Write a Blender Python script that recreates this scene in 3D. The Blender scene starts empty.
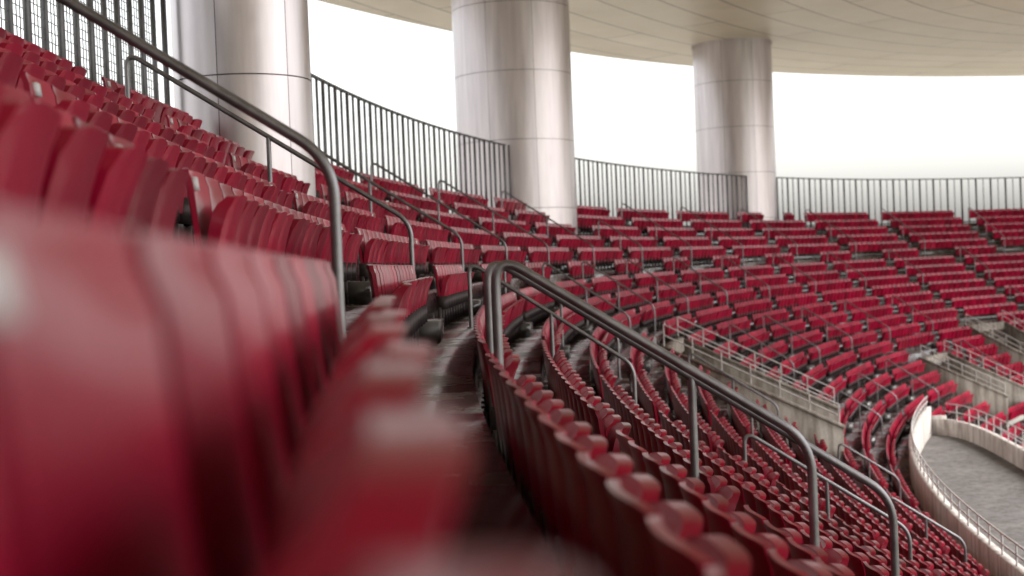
import bpy, math, numpy as np, random
from mathutils import Matrix, Vector
random.seed(4); rng=np.random.default_rng(7)
Z0=14.0
sc=bpy.context.scene
# ------------------------------------------------------------------ materials
def newmat(name):
    m=bpy.data.materials.new(name); m.use_nodes=True
    nt=m.node_tree; b=nt.nodes['Principled BSDF']; return m,nt,b
def L(nt,a,b): nt.links.new(a,b)
def ramp(nt,fac,stops):
    r=nt.nodes.new('ShaderNodeValToRGB'); e=r.color_ramp.elements
    while len(e)<len(stops): e.new(.5)
    for i,(p,c) in enumerate(stops):
        e[i].position=p; e[i].color=(c[0],c[1],c[2],1)
    L(nt,fac,r.inputs[0]); return r.outputs[0]
def objco(nt):
    return nt.nodes.new('ShaderNodeTexCoord').outputs['Object']
def noise(nt,co,scale,detail=4,rough=.6):
    n=nt.nodes.new('ShaderNodeTexNoise'); n.inputs['Scale'].default_value=scale
    n.inputs['Detail'].default_value=detail; n.inputs['Roughness'].default_value=rough
    L(nt,co,n.inputs['Vector']); return n.outputs['Fac']
def bump(nt,b,h,strength,dist=.01):
    n=nt.nodes.new('ShaderNodeBump'); n.inputs['Strength'].default_value=strength; n.inputs['Distance'].default_value=dist
    L(nt,h,n.inputs['Height']); L(nt,n.outputs[0],b.inputs['Normal'])
def mathn(nt,op,a,bv):
    n=nt.nodes.new('ShaderNodeMath'); n.operation=op
    for i,x in enumerate((a,bv)):
        if isinstance(x,(int,float)): n.inputs[i].default_value=x
        else: L(nt,x,n.inputs[i])
    return n.outputs[0]

def m_seat():
    m,nt,b=newmat('red_plastic'); co=objco(nt)
    at=nt.nodes.new('ShaderNodeAttribute'); at.attribute_name='var'
    n1=noise(nt,co,3.0,5); n2=noise(nt,co,40,3)
    s=mathn(nt,'ADD',mathn(nt,'MULTIPLY',at.outputs['Fac'],.55),mathn(nt,'MULTIPLY',n1,.45))
    c=ramp(nt,s,[(.15,(.15,.0006,.014)),(.5,(.245,.0008,.022)),(.85,(.35,.0015,.033))])
    L(nt,c,b.inputs['Base Color'])
    r=mathn(nt,'ADD',mathn(nt,'MULTIPLY',n1,.3),.20); L(nt,r,b.inputs['Roughness'])
    b.inputs['Specular IOR Level'].default_value=.26
    b.inputs['Coat Weight'].default_value=.18; b.inputs['Coat Roughness'].default_value=.08
    bump(nt,b,n2,.06,.004); return m
def m_concrete(name,c0,c1,c2,wet=False,grime=False):
    m,nt,b=newmat(name); co=objco(nt)
    n1=noise(nt,co,.9,6,.65); n2=noise(nt,co,14,5,.7)
    s=mathn(nt,'ADD',mathn(nt,'MULTIPLY',n1,.7),mathn(nt,'MULTIPLY',n2,.3))
    base=ramp(nt,s,[(.3,c0),(.5,c1),(.7,c2)])
    if grime:
        mp=nt.nodes.new('ShaderNodeMapping'); mp.inputs['Scale'].default_value=(3,3,.35); L(nt,co,mp.inputs[0])
        g=noise(nt,mp.outputs[0],1.5,6,.7)
        mx=nt.nodes.new('ShaderNodeMixRGB'); mx.blend_type='MULTIPLY'; mx.inputs[0].default_value=.85
        L(nt,base,mx.inputs[1]); L(nt,ramp(nt,g,[(.38,(.45,.40,.36)),(.58,(1,1,1))]),mx.inputs[2]); base=mx.outputs[0]
    L(nt,base,b.inputs['Base Color'])
    if wet: L(nt,ramp(nt,n1,[(.45,(.07,)*3),(.64,(.45,)*3)]),b.inputs['Roughness'])
    else: b.inputs['Roughness'].default_value=.8
    bump(nt,b,n2,.2,.01); return m
def m_metal(name,c,rough=.35,met=.85):
    m,nt,b=newmat(name); co=objco(nt); n=noise(nt,co,6,4)
    c2=tuple(x*.7 for x in c)
    L(nt,ramp(nt,n,[(.35,c2),(.65,c)]),b.inputs['Base Color'])
    b.inputs['Metallic'].default_value=met
    L(nt,mathn(nt,'ADD',mathn(nt,'MULTIPLY',n,.25),rough-.1),b.inputs['Roughness']); return m
def m_roof():
    m,nt,b=newmat('roof_panels')
    uv=nt.nodes.new('ShaderNodeUVMap'); uv.uv_map='UVMap'
    br=nt.nodes.new('ShaderNodeTexBrick'); br.offset=0.37
    br.inputs['Scale'].default_value=1; br.inputs['Mortar Size'].default_value=.05
    br.inputs['Brick Width'].default_value=21.0; br.inputs['Row Height'].default_value=2.4
    br.inputs['Color1'].default_value=(.70,.61,.47,1); br.inputs['Color2'].default_value=(.77,.68,.54,1)
    br.inputs['Mortar'].default_value=(.17,.12,.08,1)
    L(nt,uv.outputs[0],br.inputs['Vector'])
    n=noise(nt,uv.outputs[0],.25,5)
    mx=nt.nodes.new('ShaderNodeMixRGB'); mx.blend_type='MULTIPLY'; mx.inputs[0].default_value=.7
    L(nt,br.outputs['Color'],mx.inputs[1]); L(nt,ramp(nt,n,[(.3,(.76,.72,.66)),(.7,(1,1,1))]),mx.inputs[2])
    L(nt,mx.outputs[0],b.inputs['Base Color']); b.inputs['Roughness'].default_value=.42
    return m
M_SEAT=m_seat()
M_CONC=m_concrete('wet_concrete',(.022,.015,.014),(.048,.035,.031),(.10,.075,.067),True)
M_WALL=m_concrete('pale_concrete',(.16,.135,.12),(.25,.22,.19),(.34,.31,.28),grime=True)
M_WHITE=m_concrete('painted_concrete',(.44,.40,.38),(.58,.54,.52),(.70,.66,.64),grime=True)
M_RAIL=m_metal('galvanised_steel',(.24,.23,.24),.40)
M_WRAIL=m_metal('white_painted_steel',(.55,.53,.52),.5,.0)
M_FENCE=m_metal('dark_steel',(.14,.14,.15),.45,.6)
M_MESH=m_metal('mesh_steel',(.30,.30,.29),.5,.5)
M_BRACK=m_metal('bracket_steel',(.06,.045,.045),.5,.4)
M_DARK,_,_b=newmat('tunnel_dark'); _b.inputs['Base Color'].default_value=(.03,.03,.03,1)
M_PLATE,_,_b=newmat('plate_white'); _b.inputs['Base Color'].default_value=(.6,.6,.62,1)
M_ROOF=m_roof()
def m_col():
    m,nt,b=newmat('brushed_cladding'); co=objco(nt)
    mp=nt.nodes.new('ShaderNodeMapping'); mp.inputs['Scale'].default_value=(3,3,.25); L(nt,co,mp.inputs[0])
    n=noise(nt,mp.outputs[0],1.2,6); 
    mp2=nt.nodes.new('ShaderNodeMapping'); mp2.inputs['Scale'].default_value=(1,1,.6); L(nt,co,mp2.inputs[0])
    n2=noise(nt,mp2.outputs[0],.9,3)
    L(nt,ramp(nt,n,[(.3,(.43,.385,.40)),(.7,(.58,.53,.54))]),b.inputs['Base Color'])
    b.inputs['Metallic'].default_value=.8
    L(nt,mathn(nt,'ADD',mathn(nt,'MULTIPLY',n,.2),.24),b.inputs['Roughness'])
    bump(nt,b,n2,.3,.05); return m
M_COL=m_col()
# ------------------------------------------------------------------ curve frame
ss=np.arange(-80,170.01,.25)
cp=[(-80,-32),(-15,-12.5),(0,-6.5),(13,-1.5),(22,2),(31,5),(43,11),(55,18),(65,23),(84,35),(98,52),(109,70),(125,90),(170,130)]
ph=np.radians(np.interp(ss,[c[0] for c in cp],[c[1] for c in cp]))
kk=np.ones(25)/25; pp=np.concatenate([np.full(12,ph[0]),ph,np.full(12,ph[-1])]); ph=np.convolve(pp,kk,'valid')
X=np.concatenate([[0],np.cumsum(np.sin((ph[1:]+ph[:-1])/2)*.25)]); Y=np.concatenate([[0],np.cumsum(np.cos((ph[1:]+ph[:-1])/2)*.25)])
i0=np.argmin(abs(ss)); X=X-X[i0]-3.92; Y=Y-Y[i0]-.42
def fr(s):
    p=np.interp(s,ss,ph); return np.interp(s,ss,X),np.interp(s,ss,Y),p
def P(s,d,z):
    x,y,p=fr(s); return np.stack([x+np.cos(p)*d,y-np.sin(p)*d,np.zeros_like(x)+z+Z0],-1)
def Pv(s,d,z): return tuple(float(v) for v in P(np.float64(s),d,z))
TR=.75; RS=.49
def D(k): return (5-k)*TR
def ZT(k): return -.855+RS*k-(.07 if k<0 else 0)
# ------------------------------------------------------------------ mesh helpers
def mesh_obj(name,V,F,mat,smooth=False,parent=None,attr=None,uv=None,sharp=None):
    V=np.asarray(V,dtype=np.float32).reshape(-1,3); F=np.asarray(F,dtype=np.int32)
    me=bpy.data.meshes.new(name); n=F.shape[1]
    me.vertices.add(len(V)); me.vertices.foreach_set('co',V.ravel())
    me.loops.add(F.size); me.loops.foreach_set('vertex_index',F.ravel())
    me.polygons.add(len(F)); me.polygons.foreach_set('loop_start',np.arange(0,F.size,n,dtype=np.int32))
    me.update(calc_edges=True)
    if attr is not None:
        a=me.attributes.new('var','FLOAT','POINT'); a.data.foreach_set('value',attr.astype(np.float32))
    if uv is not None:
        l=me.uv_layers.new(name='UVMap'); l.data.foreach_set('uv',np.asarray(uv,dtype=np.float32)[F.ravel()].ravel())
    if smooth:
        me.shade_smooth()
        if sharp: me.set_sharp_from_angle(angle=math.radians(sharp))
    me.materials.append(mat)
    o=bpy.data.objects.new(name,me); sc.collection.objects.link(o)
    if parent: o.parent=parent
    return o
class MB:
    def __init__(s): s.V=[];s.F=[];s.n=0
    def add(s,V,F):
        s.V.append(np.asarray(V,float).reshape(-1,3)); s.F.append(np.asarray(F,int)+s.n); s.n+=len(s.V[-1])
    def hexa(s,c):
        s.add(c,[[0,3,2,1],[4,5,6,7],[0,1,5,4],[1,2,6,5],[2,3,7,6],[3,0,4,7]])
    def box(s,s0,s1,d0,d1,z0,z1,z0b=None,z1b=None,step=2.0):
        if z0b is None: z0b=z0
        if z1b is None: z1b=z1
        n=max(1,int(math.ceil((s1-s0)/step))); q=np.linspace(s0,s1,n+1)
        A=P(q,d0,z0);B=P(q,d1,z0b);C=P(q,d1,z1b);E=P(q,d0,z1)
        V=np.concatenate([A,B,C,E]); m=n+1; F=[]
        for i in range(n):
            for r in range(4):
                a=r*m+i;b=((r+1)%4)*m+i; F.append([a,b,b+1,a+1])
        F.append([0,3*m,2*m,m]); F.append([n,m+n,2*m+n,3*m+n]); s.add(V,F)
    def obj(s,name,mat,**k): return mesh_obj(name,np.concatenate(s.V),np.concatenate(s.F),mat,**k)
def empty(name,loc=(0,0,0)):
    e=bpy.data.objects.new(name,None); e.empty_display_size=.3; sc.collection.objects.link(e); return e
def shell(Fg,Bg):
    a,b,_=Fg.shape; V=np.concatenate([Fg.reshape(-1,3),Bg.reshape(-1,3)]); n=a*b; F=[]
    for i in range(a-1):
        for j in range(b-1):
            p=i*b+j; F.append([p,p+1,p+b+1,p+b]); F.append([n+p,n+p+b,n+p+b+1,n+p+1])
    for j in range(b-1):
        F.append([j,n+j,n+j+1,j+1]); p=(a-1)*b+j; F.append([p,p+1,n+p+1,n+p])
    for i in range(a-1):
        p=i*b; F.append([p,p+b,n+p+b,n+p]); p=i*b+b-1; F.append([p,n+p,n+p+b,p+b])
    return V,np.array(F)
# ------------------------------------------------------------------ seat
def seat(hi,tilt):
    nu=9 if hi else 3
    V=[];F=[];n=0
    U=np.linspace(-1,1,nu)
    W=np.array([0,.2,.45,.7,.88,.96,1.0]) if hi else np.array([0,.5,1.0])
    nw=len(W)
    A=np.zeros((nw,nu,3));B=A.copy()
    for i,w in enumerate(W):
        hw=.241*(1-(.035*((w-.88)/.12)**2 if w>.88 else 0))
        for j,u in enumerate(U):
            v=.07-.06*w+.022*abs(u)**3 - .005*math.cos(u*math.pi)
            if w>.9: v-=.010
            top=.57*w-(.010*abs(u)**6 if w>.95 else 0)
            A[i,j]=(u*hw,v,.33+top); B[i,j]=(u*hw,v-.028,.33+top)
    v,f=shell(A,B); V.append(v);F.append(f+n);n+=len(v)
    T=np.array([0,.12,.35,.6,.8,.92,.98,1.0]) if hi else np.array([0,.5,.9,1.0])
    A=np.zeros((len(T),nu,3));B=A.copy()
    ca,sa=math.cos(tilt),math.sin(tilt)
    for i,t in enumerate(T):
        hw=.228*(1-.03*t)
        if t>.8: hw*=1-.12*((t-.8)/.2)**2
        th=.035+.035*math.sin(min(t,1)*math.pi*.5)
        if t>.95: th*=.72
        for j,u in enumerate(U):
            vf=.125+.04*t+.05*t**3 - .020*abs(u)**4 + .006*math.cos(u*math.pi*3)*(1-t)
            w=.34+.43*t - (.018*abs(u)**3 if t>.9 else 0)
            for G,vv in ((A,vf+.02),(B,vf+.02-th-.012*(1-u*u)*(1 if t<.9 else .3))):
                dv,dw=vv-.12,w-.38
                G[i,j]=(u*hw,.12+dv*ca+dw*sa,.38-dv*sa+dw*ca)
    v,f=shell(A,B); V.append(v);F.append(f+n);n+=len(v)
    return np.concatenate(V),np.concatenate(F)
def bracket():
    V=[];F=[];n=0
    def bx(u0,u1,v0,v1,w0,w1):
        nonlocal n
        c=[(u0,v0,w0),(u1,v0,w0),(u1,v1,w0),(u0,v1,w0),(u0,v0,w1),(u1,v0,w1),(u1,v1,w1),(u0,v1,w1)]
        V.append(np.array(c));F.append(np.array([[0,3,2,1],[4,5,6,7],[0,1,5,4],[1,2,6,5],[2,3,7,6],[3,0,4,7]])+n);n+=8
    bx(.243,.257,.03,.19,.27,.46); bx(.235,.265,.04,.09,.0,.30); bx(.225,.275,.0,.14,.0,.012)
    bx(-.25,.25,.05,.10,.28,.32)
    return np.concatenate(V),np.concatenate(F)
SE={(h,i):seat(h,a) for h in (0,1) for i,a in enumerate((.04,.065,.12))}
BR=bracket()
def inst(base,Q,z):
    v=base[None]; x,y,p=[a[:,None] for a in Q]
    Xn=x-np.sin(p)*v[...,0]+np.cos(p)*v[...,1]; Yn=y-np.cos(p)*v[...,0]-np.sin(p)*v[...,1]
    return np.stack([Xn,Yn,np.broadcast_to(v[...,2]+z+Z0,Xn.shape)],-1)
COLS=[(-4.2,22.6,1.09),(.38,57.0,2.38),(13.8,84.5,2.35)]
VOM=[(41,46,-5,-10),(78.5,83,-11,-15),(92,97,-9,-14),(112,117,-8,-13)]
SMIN,SMAX=-10,138; SP=.5; STIP=64; KEND=-13; KLOW=-21
UA=[6.3,16.8,26,35]+[43+8*i for i in range(12)]; LA=[c+2.85 for c in UA]
def vgap(k): return [(a,b) for a,b,kt,kb in VOM if kb<=k<=kt+1 and (k>=KEND or a>STIP)]
def blocks(k):
    if k>=1: gaps=[(c-.66,c+.66) for c in UA]
    elif k==0: gaps=[(c-(1.0 if c<10 else .6),c+3.4) for c in UA]
    else: gaps=[(c-.58,c+.58) for c in LA]
    for a,b in vgap(k): gaps.append((a-.35,b+.35))
    gaps.sort(); out=[]; cur=SMIN if k>=KEND else STIP+1.5
    for a,b in gaps:
        if b<=cur: continue
        if a-cur>1: out.append((cur,a))
        cur=max(cur,b)
        if cur>SMAX: break
    if cur<SMAX: out.append((cur,SMAX))
    return out
for k in range(5,KLOW-1,-1):
    d=D(k); S=[];ends=[]
    for a,b in blocks(k):
        q=np.linspace(a,b,int((b-a)*8)+2); pts=P(q,d,0); l=np.concatenate([[0],np.cumsum(np.linalg.norm(np.diff(pts,axis=0),axis=1))])
        m=int(l[-1]/SP+.15)
        if m<1: continue
        sp=l[-1]/m; t=sp*(np.arange(m)+.5); sv=np.interp(t,l,q); S+=list(sv); ends+=[sv[0],sv[-1]]
    S=np.array(S); x,y,p=fr(S); x=x+np.cos(p)*d; y=y-np.sin(p)*d
    keep=np.ones(len(S),bool)
    for cx,cy,r in COLS: keep&=((x-cx)**2+(y-cy)**2)>(r+.3)**2
    x,y,p=x[keep],y[keep],p[keep]+rng.normal(0,.006,keep.sum()); 
    dist=np.hypot(x,y); lod=(dist<34).astype(int); var=rng.random(len(x)); vi=rng.choice(3,len(x),p=[.55,.33,.12])
    if len(x)==0: continue
    VV=[];FF=[];AA=[];n=0
    for (h,i),(bv,bf) in SE.items():
        msk=(lod==h)&(vi==i)
        if not msk.any(): continue
        v=inst(bv,(x[msk],y[msk],p[msk]),ZT(k)); m=v.shape[0]
        f=(bf[None]+(np.arange(m)*len(bv))[:,None,None]).reshape(-1,4)+n
        VV.append(v.reshape(-1,3));FF.append(f);AA.append(np.repeat(var[msk],len(bv)));n+=m*len(bv)
    row=mesh_obj('stadium_seat_row',np.concatenate(VV),np.concatenate(FF),M_SEAT,smooth=True,attr=np.concatenate(AA),sharp=50)
    msk=dist<70
    if msk.any():
        v=inst(BR[0],(x[msk],y[msk],p[msk]),ZT(k)); m=v.shape[0]
        f=(BR[1][None]+(np.arange(m)*len(BR[0]))[:,None,None]).reshape(-1,4)
        mesh_obj('seat_brackets',v.reshape(-1,3),f,M_BRACK,parent=row)
    def plates(e,hw,h0,h1):
        if not len(e): return
        ex,ey,ep=fr(np.array(e)); ex=ex+np.cos(ep)*d; ey=ey-np.sin(ep)*d
        c=np.array([(-hw,.0,h0),(hw,.0,h0),(hw,.0,h1),(-hw,.0,h1),(-hw,.034,h0),(hw,.034,h0),(hw,.026,h1),(-hw,.026,h1)])
        v=inst(c,(ex,ey,ep),ZT(k)); f=(np.array([[0,3,2,1],[4,5,6,7],[0,1,5,4],[1,2,6,5],[2,3,7,6],[3,0,4,7]])[None]+(np.arange(len(e))*8)[:,None,None]).reshape(-1,4)
        mesh_obj('number_plates',v.reshape(-1,3),f,M_PLATE,parent=row)
    plates([q for q in ends if (4<q<50 and k>0) or 8<q<50],.035,.80,.865)
    if k==0: plates([.66],.02,.838,.872)
# ------------------------------------------------------------------ concrete terracing
mb=MB()
def front(k): return D(k-1)-.06
for k in range(5,KLOW-1,-1):
    s0=SMIN-4 if k>=KEND else STIP+1
    segs=[]; cur=s0
    for a,b,kt,kb in VOM:
        if kb<=k<=kt and a>s0: segs.append((cur,a)); cur=b
    segs.append((cur,SMAX+2))
    for a,b in segs:
        n=int((b-a)/1.0)+1; q=np.linspace(a,b,n+1)
        back=D(k)-.06 if k<5 else -2.2
        T0=P(q,back,ZT(k));T1=P(q,front(k),ZT(k));T2=P(q,front(k),ZT(k-1)-.02)
        V=np.concatenate([T0,T1,T2]);m=n+1
        F=[[r*m+i,(r+1)*m+i,(r+1)*m+i+1,r*m+i+1] for r in range(2) for i in range(n)]
        mb.add(V,F)
terr=mb.obj('seating_terrace',M_CONC)
# steps
mb=MB()
for c,lo,hi_,hw in [(c,1,5,.6) for c in UA]+[(c,-12 if c<STIP else KLOW+1,0,.52) for c in LA]:
    for k in range(lo,hi_+1):
        if any(a-.8<c<b+.8 and kb-1<=k<=kt+1 for a,b,kt,kb in VOM): continue
        e=front(k)
        mb.box(c-hw,c+hw,e+.002,e+.34,ZT(k-1)+.003,ZT(k-1)+RS*.5)
mb.obj('aisle_steps',m_concrete('step_concrete',(.045,.043,.043),(.085,.08,.08),(.14,.133,.13),True))
# ------------------------------------------------------------------ handrails
def rounded(pts,r,seg=6):
    pts=[Vector(p) for p in pts]; out=[pts[0]]
    for i in range(1,len(pts)-1):
        a,b,c=pts[i-1],pts[i],pts[i+1]; u=(a-b);v=(c-b); rr=min(r,u.length*.49,v.length*.49)
        p0=b+u.normalized()*rr;p1=b+v.normalized()*rr
        for j in range(seg+1):
            t=j/seg; out.append((1-t)**2*p0+2*t*(1-t)*b+t*t*p1)
    out.append(pts[-1]); return out
def tube(name,paths,rad,mat,parent=None,res=3):
    cu=bpy.data.curves.new(name,'CURVE'); cu.dimensions='3D'; cu.bevel_depth=rad; cu.bevel_resolution=res; cu.use_fill_caps=True
    for p in paths:
        sp=cu.splines.new('POLY'); sp.points.add(len(p)-1)
        for i,q in enumerate(p): sp.points[i].co=(q[0],q[1],q[2],1)
    cu.materials.append(mat); o=bpy.data.objects.new(name,cu); sc.collection.objects.link(o)
    if parent: o.parent=parent
    return o
def rowat(d):
    for k in range(5,KLOW-1,-1):
        if d<front(k): return k
    return KLOW
def rail2(s,d0,d1,ztop,slope,mids=0,rad=.029,res=4):
    z1=ztop-slope*(d1-d0)
    path=rounded([Pv(s,d0,ZT(rowat(d0))),Pv(s,d0,ztop),Pv(s,d1,z1),Pv(s,d1,ZT(rowat(d1)))],.2,8)
    paths=[path]
    for i in range(mids):
        t=(i+1)/(mids+1); d=d0+(d1-d0)*t
        paths.append([Pv(s,d,ZT(rowat(d))),Pv(s,d,ztop-slope*(d-d0)-.01)])
    o=tube('handrail',paths,rad,M_RAIL,res=res)
    if s<30:
        fl=[]
        for d in [d0,d1]+[d0+(d1-d0)*(i+1)/(mids+1) for i in range(mids)]:
            z=ZT(rowat(d)); fl.append([Pv(s,d,z+.001),Pv(s,d,z+.013)])
        tube('base_flanges',fl,.065,M_RAIL,parent=o,res=5)
for i,c in enumerate(UA):
    ok=all(math.hypot(Pv(c+.35,.5,0)[0]-cx,Pv(c+.35,.5,0)[1]-cy)>r+.4 for cx,cy,r in COLS)
    s=7.25 if i==0 else c+.35
    d0=.4 if ok else 1.9; d1=3.7
    zb=ZT(1)+.93
    rail2(s,d0,d1,zb+.653*(d1-d0),.653,mids=1,res=4 if s<30 else 2)
for i,c in enumerate(LA):
    if i==0:
        rail2(8.45,4.55,6.4,.075,.65); rail2(9.8,4.55,7.3,.075,.65,mids=1)
        rngs=[(-6,-9)]
    else: rngs=[(0,-3),(-5,-8)]+([(-10,-12)] if c<STIP else [(-10,-13),(-15,-18)])
    for a,b in rngs:
        if any(x-.8<c+.5<y+.8 and kb-1<=a and b<=kt+1 for x,y,kt,kb in VOM): continue
        d0,d1=D(a)+.5,D(b)+.5
        rail2(c+.5,d0,d1,ZT(a)+.93,(ZT(a)-ZT(b))/(d1-d0),mids=1,res=3 if c<30 else 2)
# ------------------------------------------------------------------ tunnel entrances
for a,b,kt,kb in VOM:
    e=empty('tunnel_entrance'); zf=ZT(kb); dt=D(kt)-.06; dbt=front(kb)
    mb=MB()
    for u,v in ((a-.26,a-.003),(b+.003,b+.26)):
        mb.box(u,v,dt-.25,dbt+.1,zf-.3,ZT(kt)+.9,z0b=zf-.3,z1b=ZT(kb)+1.0)
        mb.box(u-.03,v+.03,dt-.28,dbt+.14,ZT(kt)+.90,ZT(kt)+.98,z0b=ZT(kb)+1.0,z1b=ZT(kb)+1.08)
    w=(b-a)
    mb.box(a,a+w*.22,dt-.25,dt-.003,zf,ZT(kt)+.9); mb.box(b-w*.22,b,dt-.25,dt-.003,zf,ZT(kt)+.9)
    mb.box(a+w*.22,b-w*.22,dt-.25,dt-.003,zf+2.2,ZT(kt)+.9)
    mb.box(a,b,dt-5,dbt,zf-.2,zf)
    mb.obj('walls',M_WALL,parent=e)
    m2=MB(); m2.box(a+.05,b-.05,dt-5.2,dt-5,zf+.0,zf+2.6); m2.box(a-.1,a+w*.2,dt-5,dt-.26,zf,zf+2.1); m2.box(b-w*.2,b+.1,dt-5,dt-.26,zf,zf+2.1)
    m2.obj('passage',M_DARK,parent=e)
    paths=[]
    for s in (a-.13,b+.13):
        for h in (.3,.6):
            paths.append([Pv(s,dt-.2,ZT(kt)+.95+h),Pv(s,dbt,ZT(kb)+1.05+h)])
        for t in np.linspace(0,1,7):
            d=dt-.2+(dbt-dt+.2)*t; z=ZT(kt)+.9+(ZT(kb)+.1-ZT(kt))*t
            paths.append([Pv(s,d,z),Pv(s,d,z+.65)])
    tube('railing',paths,.022,M_WRAIL,parent=e,res=1)
# ------------------------------------------------------------------ front parapet + terrace platform
def railing(name,sA,sB,dfun,z,parent=None,h=.5,step=1.2,rad=.022,mat=None):
    q=np.arange(sA,sB,.6); paths=[]
    for hh in (h,h*.5): paths.append([Pv(s,dfun(s),z+hh) for s in q])
    for s in np.arange(sA,sB,step): paths.append([Pv(s,dfun(s),z),Pv(s,dfun(s),z+h)])
    tube(name,paths,rad,mat or M_WRAIL,parent=parent,res=1)
de=front(KEND)+.002; zt=ZT(KEND)
par=empty('parapet_wall')
mb=MB(); mb.box(SMIN-4,STIP,de,de+.22,zt-3,zt+.85,step=1); mb.obj('wall',M_WHITE,parent=par)
railing('railing',SMIN,STIP,lambda s:de+.11,zt+.85,par,h=.45)
def wfun(s): return 4.9*math.sqrt(max(0,min(1,(STIP-s)/22)))
plat=empty('terrace_platform'); mb=MB()
q=np.concatenate([np.arange(SMIN-4,STIP-3,1.0),np.linspace(STIP-3,STIP,14)])
for s0,s1 in zip(q[:-1],q[1:]):
    w0,w1=wfun(s0),wfun(s1)
    A=[Pv(s0,de+.22,zt-.3),Pv(s0,de+.23+w0,zt-.3),Pv(s1,de+.23+w1,zt-.3),Pv(s1,de+.22,zt-.3)]
    mb.add([ (x,y,z) for x,y,z in A],[[0,1,2,3]])
mb.obj('floor',m_concrete('platform_floor',(.10,.095,.095),(.16,.15,.15),(.24,.23,.22),grime=True),parent=plat)
mb=MB()
for s0,s1 in zip(q[:-1],q[1:]):
    w0,w1=wfun(s0),wfun(s1)
    A=[Pv(s0,de+.225+w0,0),Pv(s0,de+.45+w0,0),Pv(s1,de+.45+w1,0),Pv(s1,de+.225+w1,0)]
    a_=[(x,y,Z0+zt-1.6) for x,y,z in A]+[(x,y,Z0+zt+.35) for x,y,z in A]
    mb.add(a_,[[0,3,2,1],[4,5,6,7],[0,4,7,3],[1,2,6,5]])
mb.obj('outer_wall',M_WHITE,parent=plat)
railing('railing',SMIN,STIP,lambda s:de+.34+wfun(s),zt+.35,plat,h=.65)
par2=empty('parapet_wall'); d2=front(KLOW)+.002; z2=ZT(KLOW)
mb=MB(); mb.box(STIP+.8,SMAX,d2,d2+.22,z2-3,z2+.85,step=1)
for k in range(KEND-1,KLOW-1,-1):
    mb.box(STIP+.6,STIP+.85,D(k)-.06,front(k)-.002,z2-3,ZT(k)+.9)
mb.obj('wall',M_WHITE,parent=par2)
railing('railing',STIP+1,SMAX,lambda s:d2+.11,z2+.85,par2,h=.4)
# ------------------------------------------------------------------ perimeter fence
f=MB(); FD=-.5; fz=ZT(5); FH=3.08
def incol(s,d):
    p=Pv(s,d,0); return any(math.hypot(p[0]-cx,p[1]-cy)<r for cx,cy,r in COLS)
for i,s in enumerate(np.arange(-10,138,.6)):
    if incol(s,FD): continue
    w=.06 if i%2==0 else .014
    f.box(s-w,s+w,FD-.03,FD+.03,fz,fz+FH)
for zz in (.12,FH-.03):
    for s in np.arange(-10,138,1.0):
        if incol(s+.5,FD): continue
        f.box(s,s+.999,FD-.028,FD+.028,fz+zz-.04,fz+zz+.03)
fo=empty('perimeter_fence'); f.obj('posts',M_FENCE,parent=fo)
f=MB()
for s in np.arange(-10,22,.12): f.box(s-.005,s+.005,FD-.006,FD+.006,fz+.15,fz+FH-.05)
for z in np.arange(.2,3.0,.12): f.box(-10,22,FD-.014,FD-.008,fz+z-.005,fz+z+.005)
f.obj('mesh_infill',M_MESH,parent=fo)
# ------------------------------------------------------------------ columns
for cx,cy,r in COLS:
    e=empty('roof_column'); mb=MB(); zb,zt_=0.0,Z0+12.85; ph_=2.7 if r>2 else 1.9; npan=8 if r>2 else 6; seg=10
    z=zb; core=MB()
    def cyl(M,r,z0,z1,n,a0=0,a1=2*math.pi):
        a=np.linspace(a0,a1,n+1)
        V=np.concatenate([np.stack([cx+r*np.cos(a),cy+r*np.sin(a),np.full(n+1,zz)],-1) for zz in (z0,z1)])
        M.add(V,[[i,i+1,n+1+i+1,n+1+i] for i in range(n)])
    cyl(core,r-.035,zb,zt_,64)
    while z<zt_:
        z1=min(z+ph_,zt_+.01)
        for j in range(npan):
            a0=2*math.pi*j/npan+.35; g=.006/r
            cyl(mb,r,z+.010,z1-.010,seg,a0+g,a0+2*math.pi/npan-g)
        z=z1
    core.obj('core',M_BRACK,parent=e); mb.obj('cladding',M_COL,parent=e,smooth=True)
    cap=MB(); cyl(cap,r+.06,zt_-.25,zt_,48); cap.obj('collar',M_COL,parent=e,smooth=True)
# ------------------------------------------------------------------ roof
q=np.arange(-75,165,1.0)
off=np.interp(q,[40,60,78,92,104],[-4.5,-4.5,-2.5,-.8,0])
prof=[(-8,13.2,1),(-8.3,12.9,1),(-8,12.65,1)]+[(d,12.65+.012*(d+9),max(0,-d/7.5)) for d in (-6,-4,0,5,10,16,22,28)]+[(28.3,13.6,0),(28,14.6,0)]+[(10,15.2,0),(-5,14.2,.7),(-8,13.2,1)]
R=len(prof); V=[];UVs=[]
for j,(d,z,wt) in enumerate(prof):
    dd=d+off*wt; V.append(P(q,dd,z)); UVs.append(np.stack([q+80,dd+30.2],-1))
V=np.concatenate(V);UVs=np.concatenate(UVs);m=len(q)
F=[[j*m+i,(j+1)*m+i,(j+1)*m+i+1,j*m+i+1] for j in range(R-1) for i in range(m-1)]
mesh_obj('stadium_roof',V,F,M_ROOF,uv=UVs,smooth=True,sharp=35)
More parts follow.
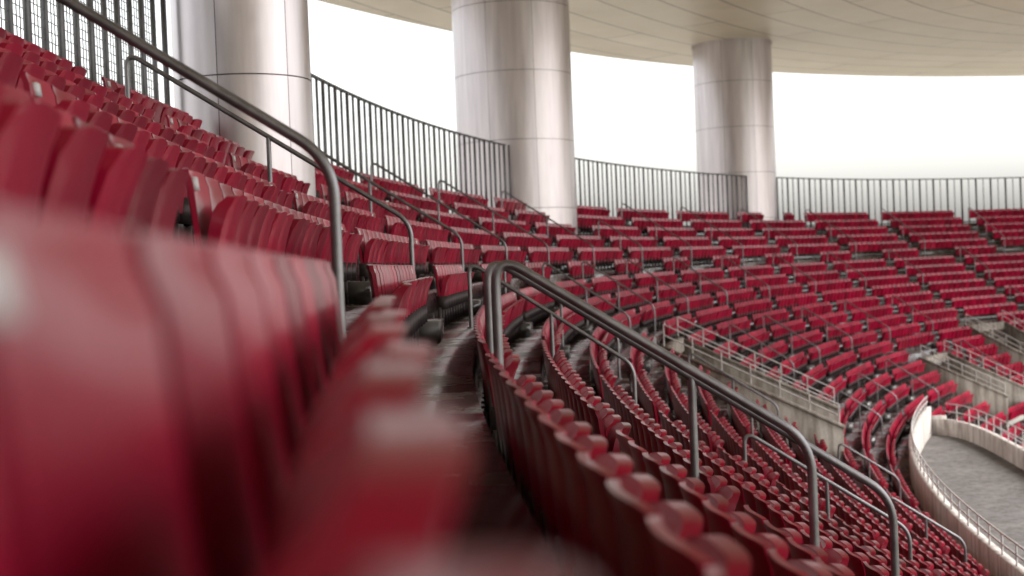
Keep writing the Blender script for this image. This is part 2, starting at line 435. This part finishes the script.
# ------------------------------------------------------------------ ground, pitch
m,nt,b=newmat('ground_soil'); co=objco(nt); L(nt,ramp(nt,noise(nt,co,.05,6),[(.3,(.26,.24,.20)),(.7,(.38,.35,.30))]),b.inputs['Base Color']); b.inputs['Roughness'].default_value=.9
mesh_obj('ground',[(-3000,-3000,0),(3000,-3000,0),(3000,3000,0),(-3000,3000,0)],[[0,1,2,3]],m)
m,nt,b=newmat('pitch_grass'); co=objco(nt); wv=nt.nodes.new('ShaderNodeTexWave'); wv.inputs['Scale'].default_value=.03; L(nt,co,wv.inputs[0])
L(nt,ramp(nt,wv.outputs['Fac'],[(.45,(.05,.11,.03)),(.55,(.07,.15,.04))]),b.inputs['Base Color']); b.inputs['Roughness'].default_value=.9
mesh_obj('football_pitch',[(40,-60,.004),(108,-60,.004),(108,45,.004),(40,45,.004)],[[0,1,2,3]],m)
# ------------------------------------------------------------------ light
w=bpy.data.worlds.new('World'); sc.world=w; w.use_nodes=True; nt=w.node_tree
bg=nt.nodes['Background']; sky=nt.nodes.new('ShaderNodeTexSky'); sky.sky_type='NISHITA'; sky.sun_disc=False
EL,AZ=math.radians(50),math.radians(110)
sky.sun_elevation=EL; sky.sun_rotation=AZ; sky.dust_density=4; sky.air_density=1.5
hs=nt.nodes.new('ShaderNodeHueSaturation'); hs.inputs['Saturation'].default_value=.2; hs.inputs['Value'].default_value=3.15
L(nt,sky.outputs[0],hs.inputs['Color']); L(nt,hs.outputs[0],bg.inputs[0]); bg.inputs[1].default_value=.15
sl=bpy.data.lights.new('sun','SUN'); sl.energy=1.5; sl.angle=math.radians(12); sl.color=(1,.96,.9)
so=bpy.data.objects.new('sun',sl); sc.collection.objects.link(so)
dv=Vector((math.sin(AZ)*math.cos(EL),math.cos(AZ)*math.cos(EL),math.sin(EL)))
so.rotation_euler=dv.to_track_quat('Z','Y').to_euler(); so.location=(0,0,60)
# ------------------------------------------------------------------ camera
cam=bpy.data.cameras.new('camera'); co_=bpy.data.objects.new('camera',cam); sc.collection.objects.link(co_); sc.camera=co_
cam.lens=49.2; cam.sensor_width=36; cam.clip_start=.03; cam.clip_end=5000
p=math.radians(.94); r=math.radians(2.3)
fw=Vector((0,math.cos(p),-math.sin(p))); r0=Vector((1,0,0)); u0=r0.cross(fw)
rt=r0*math.cos(r)-u0*math.sin(r); up=u0*math.cos(r)+r0*math.sin(r)
M=Matrix((rt,up,-fw)).transposed().to_4x4(); M.translation=Vector((0,0,Z0)); co_.matrix_world=M
cam.dof.use_dof=True; cam.dof.focus_distance=12; cam.dof.aperture_fstop=1.9
sc.view_settings.view_transform='Standard'; sc.view_settings.look='None'; sc.view_settings.exposure=0
